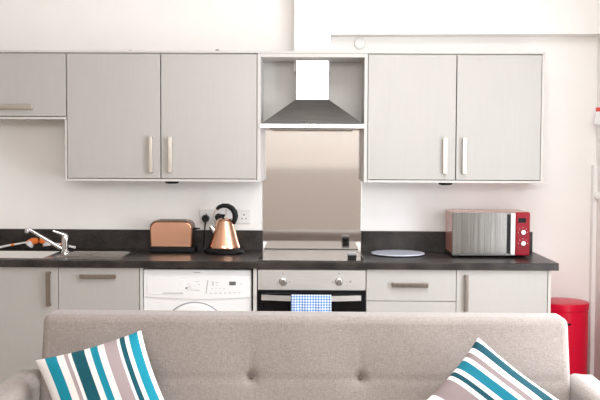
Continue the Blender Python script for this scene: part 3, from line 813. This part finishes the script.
b.build('backrest', fabric_m, r, 60)
for q in but:
    y = YS + (zseam - zS) * .16 + .030
    MB().lathe([(.003, 0), (.007, .001), (.008, .003), (.006, .006), (.002, .007)], 0, 0, 16).build('button', button_m, r)
    o = [c for c in r.children if c.name.startswith('button')][-1]
    o.data.transform(Matrix.Translation(r.location)); 
    o.data.transform(Matrix.Translation(Vector((scx + q, y, zseam)) - r.location) @ Matrix.Rotation(PI / 2, 4, 'X'))
# seat: two cushion halves read as one pad with a seam
b = MB().box(-w2 + .002, w2 - .002, -.74, .0, .19, zseat, .04, 4)
bm = b.bm
for k in range(1, 60):
    bmesh.ops.bisect_plane(bm, geom=bm.verts[:] + bm.edges[:] + bm.faces[:], plane_co=(-w2 + 2 * w2 * k / 60, 0, 0), plane_no=(1, 0, 0))
for k in range(1, 24):
    bmesh.ops.bisect_plane(bm, geom=bm.verts[:] + bm.edges[:] + bm.faces[:], plane_co=(0, -.74 * k / 24, 0), plane_no=(0, 1, 0))
for v in bm.verts:
    if v.co.z > .30:
        v.co.z -= .012 * math.exp(-(v.co.x / .010) ** 2)
        v.co.z += .004 * math.cos(v.co.x / w2 * PI / 2) * math.cos((v.co.y + .37) / .37 * PI / 2)
    v.co.x += scx; v.co.y += YS - .075
b.build('seat', fabric_m, r, 60)
# arms: rounded top rolls
za = Z(375.2, YS + .03, 580)
for sgn in (-1, 1):
    xi = sx1 + .002 if sgn > 0 else sx0 - .002
    aw = .135
    n = 10
    poly = [(0, .12), (0, za - .045)] + [(.045 - .045 * math.cos(PI / 2 * k / n), za - .045 + .045 * math.sin(PI / 2 * k / n)) for k in range(1, n + 1)] \
        + [(aw - .05 + .05 * math.sin(PI / 2 * k / n), za - .05 + .05 * math.cos(PI / 2 * k / n)) for k in range(1, n + 1)] + [(aw, .12)]
    b = MB().prism([(xi + sgn * x, z) for x, z in poly], YS - .78, YS + .06, bev=.018)
    b.build('arm', fabric_m, r, 50)
    for y in (YS - .70, YS - .02):
        MB().cyl((xi + sgn * .065, y, .0), (xi + sgn * .065, y, .121), .018, .026, 16).build('leg', wood_leg, r)
MB().box(sx0, sx1, YS - .76, YS - .08, .12, .192, .006).build('base_frame', fabric_m, r)

# ------------------------------------------------------------------ cushions
def cushion(name, label, m, half, thick, place, sag=0):
    n = 30; b = MB()
    top, bot = {}, {}
    for i in range(n + 1):
        for j in range(n + 1):
            u, v = -1 + 2 * i / n, -1 + 2 * j / n
            # edges drawn in between the corners
            x = half * u * (1 - .075 * (1 - v * v)); y = half * v * (1 - .075 * (1 - u * u))
            x -= sag * (y - half)
            h = thick * (max(0, (1 - u ** 4) * (1 - v ** 4))) ** .55
            h *= 1 + .05 * math.sin(3.1 * u + 1.7 * v) + .03 * math.sin(6 * v - 4 * u)
            edge = i in (0, n) or j in (0, n)
            top[i, j] = b.bm.verts.new((x, y, h))
            bot[i, j] = top[i, j] if edge else b.bm.verts.new((x, y, -h))
    for i in range(n):
        for j in range(n):
            b.bm.faces.new((top[i, j], top[i + 1, j], top[i + 1, j + 1], top[i, j + 1]))
            q = (bot[i, j], bot[i, j + 1], bot[i + 1, j + 1], bot[i + 1, j])
            try: b.bm.faces.new(q)
            except ValueError: pass
    uvl = b.bm.loops.layers.uv.new('cloth')
    back = {v: k for k, v in bot.items()}; back.update({v: k for k, v in top.items()})
    for f in b.bm.faces:
        for lp in f.loops:
            i, j = back[lp.vert]; lp[uvl].uv = (i / n, j / n)
    bmesh.ops.recalc_face_normals(b.bm, faces=b.bm.faces[:])
    me = bpy.data.meshes.new(name); b.bm.to_mesh(me); b.bm.free(); me.materials.append(m)
    me.polygons.foreach_set('use_smooth', [True] * len(me.polygons))
    o = bpy.data.objects.new(name, me); C.objects.link(o); o.matrix_world = place
    md = o.modifiers.new('sub', 'SUBSURF'); md.levels = 1; md.render_levels = 1
    return tag(o, label, 'cushion', 'striped cushions on the sofa')
def place(top_px, Y, half, spin, lean, corner, extra=0):
    """stand a cushion against the backrest: spin in its own plane, lean back, one corner at a measured point"""
    M = Matrix.Rotation(math.radians(extra), 4, 'Z') @ Matrix.Rotation(math.radians(90 - lean), 4, 'X') @ Matrix.Rotation(math.radians(spin), 4, 'Z')
    c = M @ Vector((corner[0] * half, corner[1] * half, 0))
    return Matrix.Translation(W(*top_px, Y) - c) @ M
cushion('cushion', 'blue striped cushion propped on its base at the left end of the sofa', cushion_a, .212, .062,
        place((142, 328.5), YS - .10, .212, 17, 27, (1, 1)), .13)
cushion('cushion', 'blue striped cushion turned on its corner at the right end of the sofa', cushion_b, .200, .060,
        place((478, 335.5), YS - .085, .200, -41.5, 34, (-1, 1)))

# ------------------------------------------------------------------ light
w = bpy.data.worlds.new('world'); sc.world = w; w.use_nodes = True
bg = w.node_tree.nodes['Background']; bg.inputs[0].default_value = (.86, .93, 1, 1); bg.inputs[1].default_value = 1.5
def area(name, loc, rot, sx, sy, power, col):
    l = bpy.data.lights.new(name, 'AREA'); l.shape = 'RECTANGLE'; l.size = sx; l.size_y = sy; l.energy = power; l.color = col
    o = bpy.data.objects.new(name, l); C.objects.link(o); o.location = loc; o.rotation_euler = rot
    return o
area('daylight_window_front', ((fx0 + fx1) / 2, YF - .05, (fz0 + fz1) / 2), (PI / 2, 0, 0), fx1 - fx0, fz1 - fz0, 112, (1, .98, .95))
area('daylight_window_right', (XR + .05, (wy0 + wy1) / 2, (wz0 + wz1) / 2), (0, PI / 2, 0), wz1 - wz0, wy1 - wy0, 75, (.93, .96, 1))
area('daylight_rooflight', ((kx0 + kx1) / 2, (ky0 + ky1) / 2, H + .10), (0, 0, 0), kx1 - kx0 - .08, ky1 - ky0 - .08, 45, (1, .985, .96))

# ------------------------------------------------------------------ colour
vs = sc.view_settings
vs.view_transform = 'Standard'; vs.look = 'None'; vs.gamma = 1; vs.use_curve_mapping = False; vs.exposure = -0.05
sc.cycles.max_bounces = 10; sc.cycles.diffuse_bounces = 6; sc.cycles.glossy_bounces = 5
sc.cycles.use_denoising = True
sc.cycles.sample_clamp_indirect = 6
